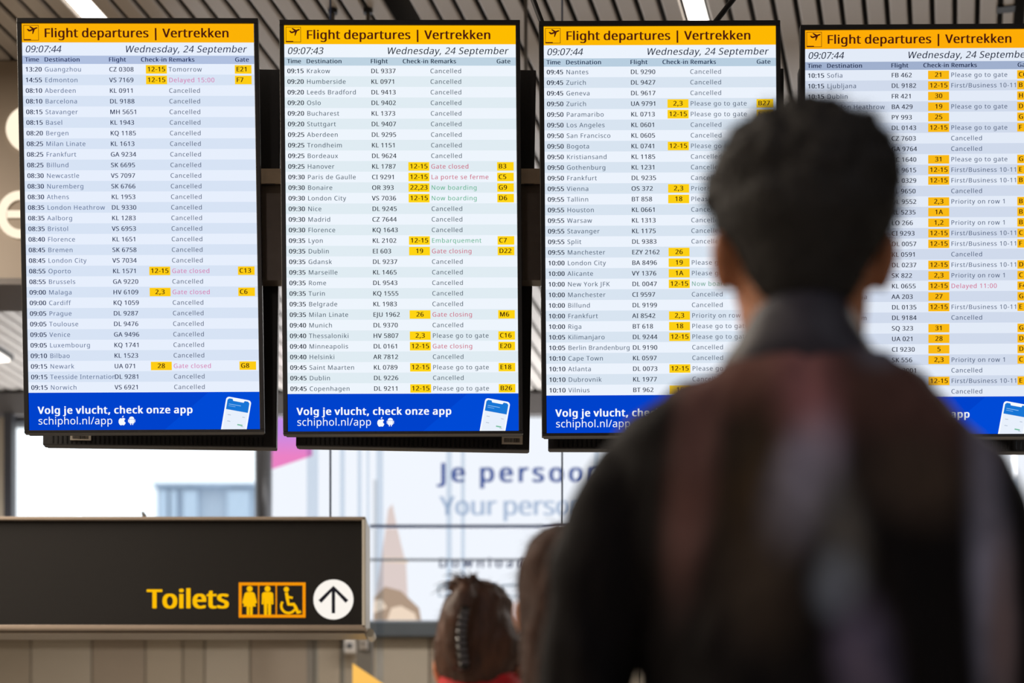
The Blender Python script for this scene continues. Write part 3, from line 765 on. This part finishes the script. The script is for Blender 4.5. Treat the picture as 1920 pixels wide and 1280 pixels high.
class Body:
    """collects closed lofts, then fuses them into one continuous skin with a voxel remesh"""
    def __init__(s): s.bm = bmesh.new()
    def rings(s, R):     # R = [(cx, cy, z, ax, ay)]
        n = 28; prev = None; first = None
        for (cx, cy, z, a, b_) in R:
            vs = [s.bm.verts.new((cx + a * math.copysign(abs(math.cos(2 * PI * i / n)) ** .9, math.cos(2 * PI * i / n)), cy + b_ * math.copysign(abs(math.sin(2 * PI * i / n)) ** .9, math.sin(2 * PI * i / n)), z)) for i in range(n)]
            if prev:
                for i in range(n): s.bm.faces.new((prev[i], prev[(i + 1) % n], vs[(i + 1) % n], vs[i]))
            else: first = vs
            prev = vs
        s.bm.faces.new(first[::-1]); s.bm.faces.new(prev)
    def tube(s, P):      # P = [(x, y, z, r)]
        n = 16; prev = None; first = None; pts = [Vector(p[:3]) for p in P]
        for i, p in enumerate(pts):
            d = (pts[min(i + 1, len(pts) - 1)] - pts[max(i - 1, 0)]).normalized()
            u = Vector((0, 1, 0)).cross(d); u = u.normalized() if u.length > .1 else Vector((1, 0, 0)); w = d.cross(u)
            vs = [s.bm.verts.new(p + (u * math.cos(2 * PI * k / n) + w * math.sin(2 * PI * k / n)) * P[i][3]) for k in range(n)]
            if prev:
                for k in range(n): s.bm.faces.new((prev[k], prev[(k + 1) % n], vs[(k + 1) % n], vs[k]))
            else: first = vs
            prev = vs
        s.bm.faces.new(first[::-1]); s.bm.faces.new(prev)
    def ball(s, c, r):   # r = (rx, ry, rz)
        g = bmesh.ops.create_uvsphere(s.bm, u_segments=16, v_segments=10, radius=1.0)['verts']
        for v in g: v.co = Vector((c[0] + v.co.x * r[0], c[1] + v.co.y * r[1], c[2] + v.co.z * r[2]))
    def build(s, name, parent, m_, voxel=.008, smooth=6, disp=None):
        bmesh.ops.recalc_face_normals(s.bm, faces=s.bm.faces)
        me = bpy.data.meshes.new('tmp'); s.bm.to_mesh(me); s.bm.free()
        o = bpy.data.objects.new('tmp', me); COL.objects.link(o)
        r = o.modifiers.new('r', 'REMESH'); r.mode = 'VOXEL'; r.voxel_size = voxel
        if smooth: q_ = o.modifiers.new('s', 'SMOOTH'); q_.iterations = smooth; q_.factor = .5
        bpy.context.view_layer.update()
        me2 = bpy.data.meshes.new_from_object(o.evaluated_get(bpy.context.evaluated_depsgraph_get()))
        bpy.data.objects.remove(o)
        if disp:
            for v in me2.vertices: v.co = v.co + v.normal * disp(v.co)
        me2.name = name; me2.materials.clear(); me2.materials.append(m_)
        me2.polygons.foreach_set('use_smooth', [True] * len(me2.polygons)); me2.update()
        return make_obj(name, me2, parent)

def skin_mat(name, rgb):
    m_ = mat(name, rgb, .5, var=.06, scale=30, bump=.03)
    b_ = m_.node_tree.nodes['Principled BSDF']; b_.inputs['Subsurface Weight'].default_value = .25
    b_.inputs['Subsurface Radius'].default_value = (.02, .008, .004); b_.inputs['Subsurface Scale'].default_value = .6
    return m_

def hair_strands(src, parent, m_, n, length, rad, seed, droop=.4, lift=1.0):
    rnd = random.Random(seed); me = src.data; P = me.polygons; mb = MB()
    for _ in range(n):
        p = P[rnd.randrange(len(P))]; c = p.center; nn = p.normal
        d = (nn * lift + Vector((rnd.uniform(-.8, .8), rnd.uniform(-.8, .8), rnd.uniform(-.5, .5)))).normalized()
        ln = length * rnd.uniform(.4, 1.2); pts = [c - nn * .006]
        for k in range(3):
            d = (d + Vector((0, 0, -droop * .4)) + Vector((rnd.uniform(-.3, .3), rnd.uniform(-.3, .3), 0))).normalized(); pts.append(pts[-1] + d * ln / 3)
        u = d.orthogonal().normalized(); w = d.cross(u).normalized(); r = rad; vs = []
        for k, q_ in enumerate(pts):
            rk = r * (1 - k / 3.3); vs += [q_ + u * rk, q_ - u * rk * .5 + w * rk * .86, q_ - u * rk * .5 - w * rk * .86]
        mb.add(vs, [(3 * k + j, 3 * k + (j + 1) % 3, 3 * k + 3 + (j + 1) % 3, 3 * k + 3 + j) for k in range(3) for j in range(3)], m_)
    return put(mb.build('hair_strands', parent), kind='stuff')

def fbm(p, f, o=3):
    return noise.fractal(Vector(p) * f, 1.0, 2.0, o)

def person(X0, Y0, s, label, skin, jacket_m, trouser_m, shoe_m, arms=(), collar_m=None, wx=1.0, group=None):
    """standing figure seen from behind, facing +Y; s scales a 1.80 m figure"""
    root = empty('person', (X0, Y0, 0), label, 'person'); 
    def R3(L_): return [(c[0] * wx * s, c[1] * s, c[2] * s, c[3] * wx * s, c[4] * s) for c in L_]
    def T4(L_): return [(c[0] * wx * s, c[1] * s, c[2] * s, c[3] * s) for c in L_]
    # body: head, neck, shoulders and torso core, forearms and hands as one skin
    b = Body()
    b.rings(R3([(0, .01, 1.555, .028, .03), (0, .03, 1.565, .05, .06), (0, .02, 1.60, .072, .082), (0, .012, 1.65, .081, .094), (0, .01, 1.70, .084, .099), (0, .008, 1.74, .079, .095), (0, .005, 1.765, .06, .078), (0, .0, 1.782, .03, .04)]))
    b.rings(R3([(0, -.012, 1.40, .12, .085), (0, -.012, 1.44, .09, .075), (0, -.012, 1.48, .068, .066), (0, -.006, 1.54, .068, .064), (0, 0, 1.60, .074, .066), (0, 0, 1.64, .06, .06)]))
    b.rings(R3([(0, 0, .86, .15, .10), (0, 0, 1.1, .13, .09), (0, 0, 1.30, .16, .10), (0, 0, 1.41, .15, .09), (0, 0, 1.45, .09, .07)]))
    for sg_ in (-1, 1):
        b.ball([v * s for v in (sg_ * .089 * wx, -.006, 1.630)], [v * s for v in (.013 * wx, .018, .030)])
        b.ball([v * s for v in (sg_ * .096 * wx, -.016, 1.640)], [v * s for v in (.009, .014, .026)])
    b.ball([0, .112 * s, 1.655 * s], [.012 * s, .016 * s, .022 * s]); b.ball([0, .10 * s, 1.605 * s], [.026 * s, .012 * s, .008 * s])
    if arms:
        for path in arms:      # shoulder ... wrist, running inside the sleeve, then palm, four fingers and thumb
            sg_ = 1 if path[0][0] > 0 else -1; n_ = len(path); w_ = Vector(path[-1]); d_ = (w_ - Vector(path[-2])).normalized()
            rr_ = [.034 - .010 * i / (n_ - 1) for i in range(n_)]
            p1_ = w_ + d_ * .03; p2_ = w_ + d_ * .075 + Vector((0, .004, -.012)); p3_ = p2_ + Vector((0, .006, -.02))
            b.tube([(*[c * s for c in path[i]], rr_[i] * s) for i in range(n_)] + [(*(p1_ * s), .028 * s), (*(p2_ * s), .031 * s), (*(p3_ * s), .022 * s)])
            for k in range(4):
                o_ = p2_ + Vector((0, -.024 + k * .016, -.006)); ln_ = (.030, .036, .034, .026)[k]
                b.tube([(*((o_) * s), .0092 * s), (*((o_ + Vector((-sg_ * .004, .004, -ln_))) * s), .0084 * s), (*((o_ + Vector((-sg_ * .018, .004, -ln_ * 1.6))) * s), .0072 * s)])
            t0_ = p1_ + Vector((-sg_ * .006, .018, 0)); b.tube([(*(t0_ * s), .011 * s), (*((t0_ + Vector((-sg_ * .012, .024, -.020))) * s), .0098 * s), (*((t0_ + Vector((-sg_ * .018, .030, -.046))) * s), .008 * s)])
    body = b.build('body', root, skin, .006 * s, 3)
    for sg_ in (-1, 1):
        m = MB(); c = Vector((sg_ * .032 * s * wx, .098 * s, 1.668 * s)); m.cyl(c, c + Vector((0, .006 * s, 0)), .009 * s, mat('eye_white', (200, 196, 190), .3), .008 * s, 16); m.cyl(c + Vector((0, .006 * s, 0)), c + Vector((0, .007 * s, 0)), .005 * s, M_black); m.build('eye', body)
    # trousers and shoes
    b = Body(); b.rings(R3([(0, 0, .80, .165, .125), (0, 0, .90, .16, .12), (0, 0, .96, .15, .115)]))
    for sg_ in (-1, 1): b.rings(R3([(sg_ * .105, 0, .09, .052, .055), (sg_ * .10, 0, .30, .056, .062), (sg_ * .095, 0, .50, .064, .068), (sg_ * .09, 0, .70, .083, .09), (sg_ * .08, 0, .86, .09, .11)]))
    b.build('trousers', root, trouser_m, .012, 3, lambda p: .006 * fbm(p, 9))
    for sg_ in (-1, 1):
        b = Body(); b.rings(R3([(sg_ * .11, .045, .0, .046, .135), (sg_ * .11, .045, .03, .048, .138), (sg_ * .11, .03, .06, .045, .11), (sg_ * .11, -.015, .10, .045, .06), (sg_ * .11, -.02, .13, .045, .05)]))
        b.build('shoe', root, shoe_m, .008, 2)
    return root, R3, T4

SLEEVE = [[(sg * x, y, z) for x, y, z in ((.150, 0, 1.385), (.215, 0, 1.30), (.245, 0, 1.15), (.258, 0, 1.08), (.225, .07, .99), (.208, .095, .94), (.202, .104, .915))] for sg in (-1, 1)]
# ---- the man in front
YD = 2.22; X0 = (1509 - 960) / F * YD
def mx(px): return (px - 1509) / F * YD
def mz(py): return CZ + (HY - py) / F * YD
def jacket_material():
    """black cloth with its soft highlights painted in as maroon, olive and slate patches"""
    m_ = bpy.data.materials.new('jacket_painted_sheen'); m_.use_nodes = True; nt = m_.node_tree; b_ = nt.nodes['Principled BSDF']; LK = nt.links.new
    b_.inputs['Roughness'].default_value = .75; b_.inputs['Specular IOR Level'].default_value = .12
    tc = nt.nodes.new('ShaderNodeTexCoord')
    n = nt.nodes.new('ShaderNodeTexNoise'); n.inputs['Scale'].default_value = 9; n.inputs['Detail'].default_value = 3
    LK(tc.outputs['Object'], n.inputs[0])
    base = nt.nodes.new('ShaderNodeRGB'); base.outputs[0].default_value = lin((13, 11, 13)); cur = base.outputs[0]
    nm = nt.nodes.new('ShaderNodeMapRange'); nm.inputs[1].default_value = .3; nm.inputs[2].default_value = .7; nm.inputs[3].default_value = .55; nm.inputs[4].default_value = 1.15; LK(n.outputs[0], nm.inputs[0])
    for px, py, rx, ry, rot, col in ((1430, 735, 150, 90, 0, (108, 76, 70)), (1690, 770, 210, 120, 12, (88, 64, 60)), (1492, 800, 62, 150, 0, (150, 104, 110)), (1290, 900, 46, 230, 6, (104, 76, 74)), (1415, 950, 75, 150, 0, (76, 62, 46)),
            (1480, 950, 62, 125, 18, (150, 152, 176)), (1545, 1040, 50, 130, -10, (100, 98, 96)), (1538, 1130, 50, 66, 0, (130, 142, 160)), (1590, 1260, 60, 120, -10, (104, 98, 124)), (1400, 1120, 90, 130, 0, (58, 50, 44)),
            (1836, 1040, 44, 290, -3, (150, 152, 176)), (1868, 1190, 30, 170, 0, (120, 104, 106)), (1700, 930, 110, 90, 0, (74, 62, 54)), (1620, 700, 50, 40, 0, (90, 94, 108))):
        mp = nt.nodes.new('ShaderNodeMapping'); mp.vector_type = 'TEXTURE'  # each patch paints one soft highlight of the cloth
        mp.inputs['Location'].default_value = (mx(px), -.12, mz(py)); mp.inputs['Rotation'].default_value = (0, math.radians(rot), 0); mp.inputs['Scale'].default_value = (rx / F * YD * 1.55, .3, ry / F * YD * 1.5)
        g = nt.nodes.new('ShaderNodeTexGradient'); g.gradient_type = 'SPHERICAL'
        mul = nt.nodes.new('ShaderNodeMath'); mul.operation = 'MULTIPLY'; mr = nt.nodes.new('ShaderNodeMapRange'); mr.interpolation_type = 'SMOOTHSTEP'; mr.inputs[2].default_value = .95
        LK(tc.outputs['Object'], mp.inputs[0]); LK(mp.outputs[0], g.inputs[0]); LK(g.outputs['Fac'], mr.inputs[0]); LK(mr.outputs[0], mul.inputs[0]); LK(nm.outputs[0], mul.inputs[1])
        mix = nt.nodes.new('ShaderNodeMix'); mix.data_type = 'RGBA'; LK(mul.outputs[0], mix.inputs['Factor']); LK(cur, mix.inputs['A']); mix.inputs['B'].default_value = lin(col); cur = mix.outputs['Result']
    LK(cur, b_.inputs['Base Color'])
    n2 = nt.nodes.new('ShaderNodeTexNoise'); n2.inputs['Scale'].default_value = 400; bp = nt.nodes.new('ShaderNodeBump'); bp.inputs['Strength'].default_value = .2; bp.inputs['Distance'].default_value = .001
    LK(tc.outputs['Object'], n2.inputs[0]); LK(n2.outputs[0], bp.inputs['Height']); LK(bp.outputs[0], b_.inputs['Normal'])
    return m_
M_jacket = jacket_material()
M_sleeve = mat('jacket_dark', (20, 18, 22), .7, var=.15, scale=20, bump=.1)
man, R3, T4 = person(X0, 2.24, 1.0, 'man seen from behind in a dark high-collared jacket with short black hair, facing the screens', skin_mat('skin_man', (176, 118, 84)), M_jacket, mat('trousers_dark', (26, 27, 34), .8), mat('shoe_dark', (20, 20, 20), .5),
    arms=[[(mx(px), y, mz(py)) for px, py, y in P] for P in (((1250, 850, 0), (1190, 930, 0), (1140, 1060, 0), (1098, 1220, 0), (1078, 1340, 0), (1086, 1410, .02), (1150, 1560, .09), (1182, 1645, .125), (1188, 1670, .135)),
                                                             ((1770, 850, 0), (1815, 930, 0), (1856, 1060, 0), (1884, 1220, 0), (1900, 1340, 0), (1894, 1410, .02), (1850, 1560, .09), (1828, 1645, .125), (1822, 1670, .135)))])
b = Body()
b.rings([((mx(l) + mx(r)) / 2, cy, mz(y), (mx(r) - mx(l)) / 2, a) for y, l, r, a, cy in (
    (690, 1352, 1672, .088, -.015), (708, 1318, 1712, .096, -.012), (728, 1272, 1752, .104, -.01), (752, 1216, 1788, .108, -.008), (785, 1176, 1812, .114, -.005), (825, 1140, 1852, .118, 0),
    (900, 1150, 1848, .128, 0), (1000, 1175, 1845, .134, .002), (1130, 1196, 1838, .138, .004), (1260, 1214, 1830, .140, .004), (1400, 1216, 1826, .142, .004), (1600, 1205, 1832, .146, .004), (1745, 1195, 1842, .150, .004))])
def J(px, py, r, y=0.0): return (mx(px), y, mz(py), r)
b.tube([J(1240, 832, .040), J(1195, 885, .049), J(1168, 945, .054), J(1132, 1060, .057), (mx(1098), 0, mz(1220), .057), (mx(1078), 0, mz(1340), .055), (mx(1085), .02, mz(1410), .05), (mx(1150), .09, mz(1560), .044), (mx(1180), .12, mz(1640), .042)])
b.tube([J(1780, 832, .040), J(1812, 885, .050), J(1834, 945, .055), J(1862, 1060, .057), J(1884, 1220, .056), J(1900, 1340, .054), (mx(1895), .02, mz(1410), .05), (mx(1850), .09, mz(1560), .044), (mx(1830), .12, mz(1640), .042)])
def folds(p):
    f = .010 * fbm((p.x * 1.6, p.y, p.z * .7), 9, 3)
    f += .006 * math.sin(p.x * 38 + 2.2 * fbm(p, 4, 2) * 3 + p.z * 6) * max(0, min(1, (1.40 - p.z) * 4))
    return f
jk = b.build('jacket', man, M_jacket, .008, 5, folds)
b = Body()
b.rings([((mx(l) + mx(r)) / 2, cy, mz(y), (mx(r) - mx(l)) / 2, a) for y, l, r, a, cy in ((745, 1330, 1690, .085, -.01), (712, 1338, 1676, .094, -.014), (676, 1354, 1646, .093, -.016), (640, 1380, 1616, .089, -.016), (610, 1398, 1602, .085, -.014), (590, 1406, 1594, .082, -.012), (580, 1416, 1584, .076, -.012))])
b.build('collar', man, mat('collar_navy', (30, 29, 44), .6, var=.2, scale=12, bump=.1), .006, 3, lambda p: .004 * fbm(p, 14))
# hair
M_hair = mat('hair_black', (17, 15, 15), .75, var=.35, scale=60, bump=.6, stretch=(1, 1, .4))
b = Body()
b.rings([((mx(l) + mx(r)) / 2, cy, mz(y), (mx(r) - mx(l)) / 2, a) for y, l, r, a, cy in (
    (594, 1440, 1580, .030, -.050), (570, 1418, 1596, .046, -.040), (540, 1402, 1610, .060, -.034), (505, 1390, 1624, .072, -.030), (475, 1378, 1644, .084, -.026), (447, 1362, 1664, .096, -.022),
    (413, 1346, 1680, .108, -.012), (380, 1336, 1692, .117, -.002), (338, 1328, 1699, .124, .006), (300, 1338, 1690, .124, .012), (264, 1360, 1668, .118, .014), (240, 1386, 1650, .106, .014), (220, 1418, 1618, .086, .014), (206, 1462, 1590, .058, .012))])
def hd(p):
    z = max(0, min(1, (p.z - 1.66) / .06)); return z * (.011 * fbm(p, 22, 3) + .006 * fbm(p, 55, 2)) + .001 * fbm(p, 80, 2)
hair = b.build('hair', man, M_hair, .006, 3, hd)
hair_strands(hair, man, M_hair, 3600, .022, .0009, 3, .2)

# ---- brown-haired person partly hidden behind the man
YP = 3.15; X2 = (1068 - 960) / F * YP
def nx(px): return (px - 1068) / F * YP
def nz(py): return CZ + (HY - py) / F * YP
pa, _, _ = person(X2, YP, .852, 'person with long brown hair and black coat, mostly hidden behind the standing man', skin_mat('skin_fair', (205, 150, 120)), None, mat('trousers_black', (20, 20, 22), .8), mat('shoe_dark', (20, 20, 20), .5), arms=SLEEVE)
M_brown_hair = mat('hair_brown', (52, 28, 15), .85, var=.35, scale=50, bump=.5, stretch=(1, 1, .3))
b = Body()
b.rings([(0, cy, nz(y), nx(1068 + w) , a) for y, w, a, cy in ((1420, 62, .05, -.075), (1360, 84, .06, -.07), (1290, 92, .07, -.055), (1220, 94, .08, -.04), (1150, 98, .092, -.02), (1100, 100, .102, -.005), (1060, 97, .104, .004), (1025, 82, .094, .008), (1000, 58, .07, .01), (987, 34, .04, .01))])
h2 = b.build('hair', pa, M_brown_hair, .007, 3, lambda p: .004 * fbm((p.x * 3, p.y * 3, p.z * .6), 16, 3))
hair_strands(h2, pa, M_brown_hair, 1200, .03, .0008, 5, .8, .5)
b = Body(); k = .875
b.rings([(0, 0, z * k, w * k, d * k) for z, w, d in ((.60, .21, .15), (.80, .20, .15), (1.0, .185, .14), (1.2, .19, .135), (1.33, .20, .12), (1.40, .17, .11), (1.44, .115, .095), (1.475, .085, .082))])
for sg_ in (-1, 1): b.tube([(v[0] * k, v[1] * k, v[2] * k, v[3] * k) for v in ((sg_ * .165, 0, 1.385, .05), (sg_ * .215, 0, 1.30, .056), (sg_ * .245, 0, 1.15, .052), (sg_ * .26, 0, 1.08, .05), (sg_ * .225, .07, .99, .044), (sg_ * .208, .095, .94, .042))])
b.build('coat', pa, mat('coat_black', (16, 15, 18), .75, var=.15, scale=20), .010, 4, lambda p: .006 * fbm(p, 9))

# ---- woman with pinned-up hair and red top
YQ = 3.8; X3 = (900 - 960) / F * YQ
def qx(px): return (px - 900) / F * YQ
def qz(py): return CZ + (HY - py) / F * YQ
pb, _, _ = person(X3, YQ, .858, 'woman with dark brown pinned-up hair and red top, seen from behind, left of the man', skin_mat('skin_warm', (214, 140, 100)), None, mat('trousers_blue', (34, 40, 60), .8), mat('shoe_light', (150, 150, 150), .5), arms=SLEEVE)
M_dk = mat('hair_dark_brown', (74, 46, 30), .6, var=.5, scale=40, bump=.6, stretch=(1, 1, .3))
b = Body()
b.rings([((qx(l) + qx(r)) / 2, cy, qz(y), (qx(r) - qx(l)) / 2, a) for y, l, r, a, cy in ((1290, 850, 935, .04, -.05), (1268, 824, 960, .062, -.03), (1240, 814, 978, .080, -.018), (1210, 814, 982, .092, -.012), (1185, 819, 972, .098, -.006), (1155, 824, 960, .106, .004), (1128, 832, 962, .106, .012), (1106, 856, 946, .090, .014), (1092, 880, 922, .050, .010))])
b.tube([(qx(862), -.085, qz(1262), .016), (qx(858), -.10, qz(1225), .024), (qx(862), -.108, qz(1180), .026), (qx(872), -.10, qz(1140), .024), (qx(880), -.07, qz(1112), .018)])
b.tube([(qx(880), -.07, qz(1125), .014), (qx(868), -.085, qz(1108), .016), (qx(856), -.08, qz(1108), .014), (qx(846), -.07, qz(1122), .009)])
b.tube([(qx(884), -.06, qz(1120), .012), (qx(890), -.07, qz(1098), .010), (qx(886), -.07, qz(1086), .005)])
b.tube([(qx(835), -.045, qz(1200), .012), (qx(829), -.05, qz(1212), .014), (qx(833), -.045, qz(1228), .010)])
h3 = b.build('hair', pb, M_dk, .005, 2, lambda p: .003 * fbm((p.x * 3, p.y * 3, p.z * .8), 22, 3))
hair_strands(h3, pb, M_dk, 900, .02, .0007, 9, .5, .5)
mb = MB(); rnd = random.Random(4)
for _ in range(80):
    c = Vector((qx(rnd.uniform(866, 890)), rnd.uniform(-.09, -.05), qz(rnd.uniform(1108, 1128)))); d = Vector((rnd.uniform(-1, .35), rnd.uniform(-.3, .1), rnd.uniform(.2, 1))).normalized(); ln = rnd.uniform(.035, .072)
    pts = [c + d * ln * t / 4 + Vector((0, 0, -ln * .55 * (t / 4) ** 2)) for t in range(5)]
    for i in range(4): mb.cyl(pts[i], pts[i + 1], .0024 * (1 - i / 5), M_dk, .0024 * (1 - (i + 1) / 5), 4)
put(mb.build('loose_strands', pb), kind='stuff')
clip = MB(); M_clip = mat('clip_black', (16, 15, 16), .2)
for i in range(8):
    t0, t1 = i / 8, (i + 1) / 8
    clip.cyl((qx(874 - 6 * math.sin(t0 * PI)), -.118 - .012 * math.sin(t0 * PI), qz(1160 + 112 * t0)), (qx(874 - 6 * math.sin(t1 * PI)), -.118 - .012 * math.sin(t1 * PI), qz(1160 + 112 * t1)), .011, M_clip)
co = put(clip.build('hair_clip', pb, smooth=True), label='black claw clip with pale ribs')
M_rib = mat('clip_rib', (92, 92, 98), .3, .2)
for i in range(9):
    t0 = (i + .5) / 9
    mb = MB(); c = Vector((qx(876 - 6 * math.sin(t0 * PI)), -.130 - .012 * math.sin(t0 * PI), qz(1166 + 100 * t0))); mb.box((c.x - .007, c.y - .003, c.z - .0035), (c.x + .007, c.y + .004, c.z + .0035), M_rib); mb.build('rib', co, bevel=.001)
b = Body(); k = .872
b.rings([(0, 0, z * k, w * k, d * k) for z, w, d in ((.80, .19, .14), (1.0, .17, .13), (1.2, .185, .13), (1.36, .20, .12), (1.44, .18, .112), (1.50, .135, .105), (1.56, .10, .098), (1.60, .088, .092))])
for sg_ in (-1, 1): b.tube([(v[0] * k, v[1] * k, v[2] * k, v[3] * k) for v in ((sg_ * .155, 0, 1.40, .05), (sg_ * .215, 0, 1.30, .054), (sg_ * .245, 0, 1.15, .05), (sg_ * .26, 0, 1.08, .048), (sg_ * .225, .07, .99, .042), (sg_ * .208, .095, .94, .040))])
b.build('red_top', pb, mat('fabric_red', (196, 16, 24), .7, var=.1, scale=30), .009, 3, lambda p: .004 * fbm(p, 10))
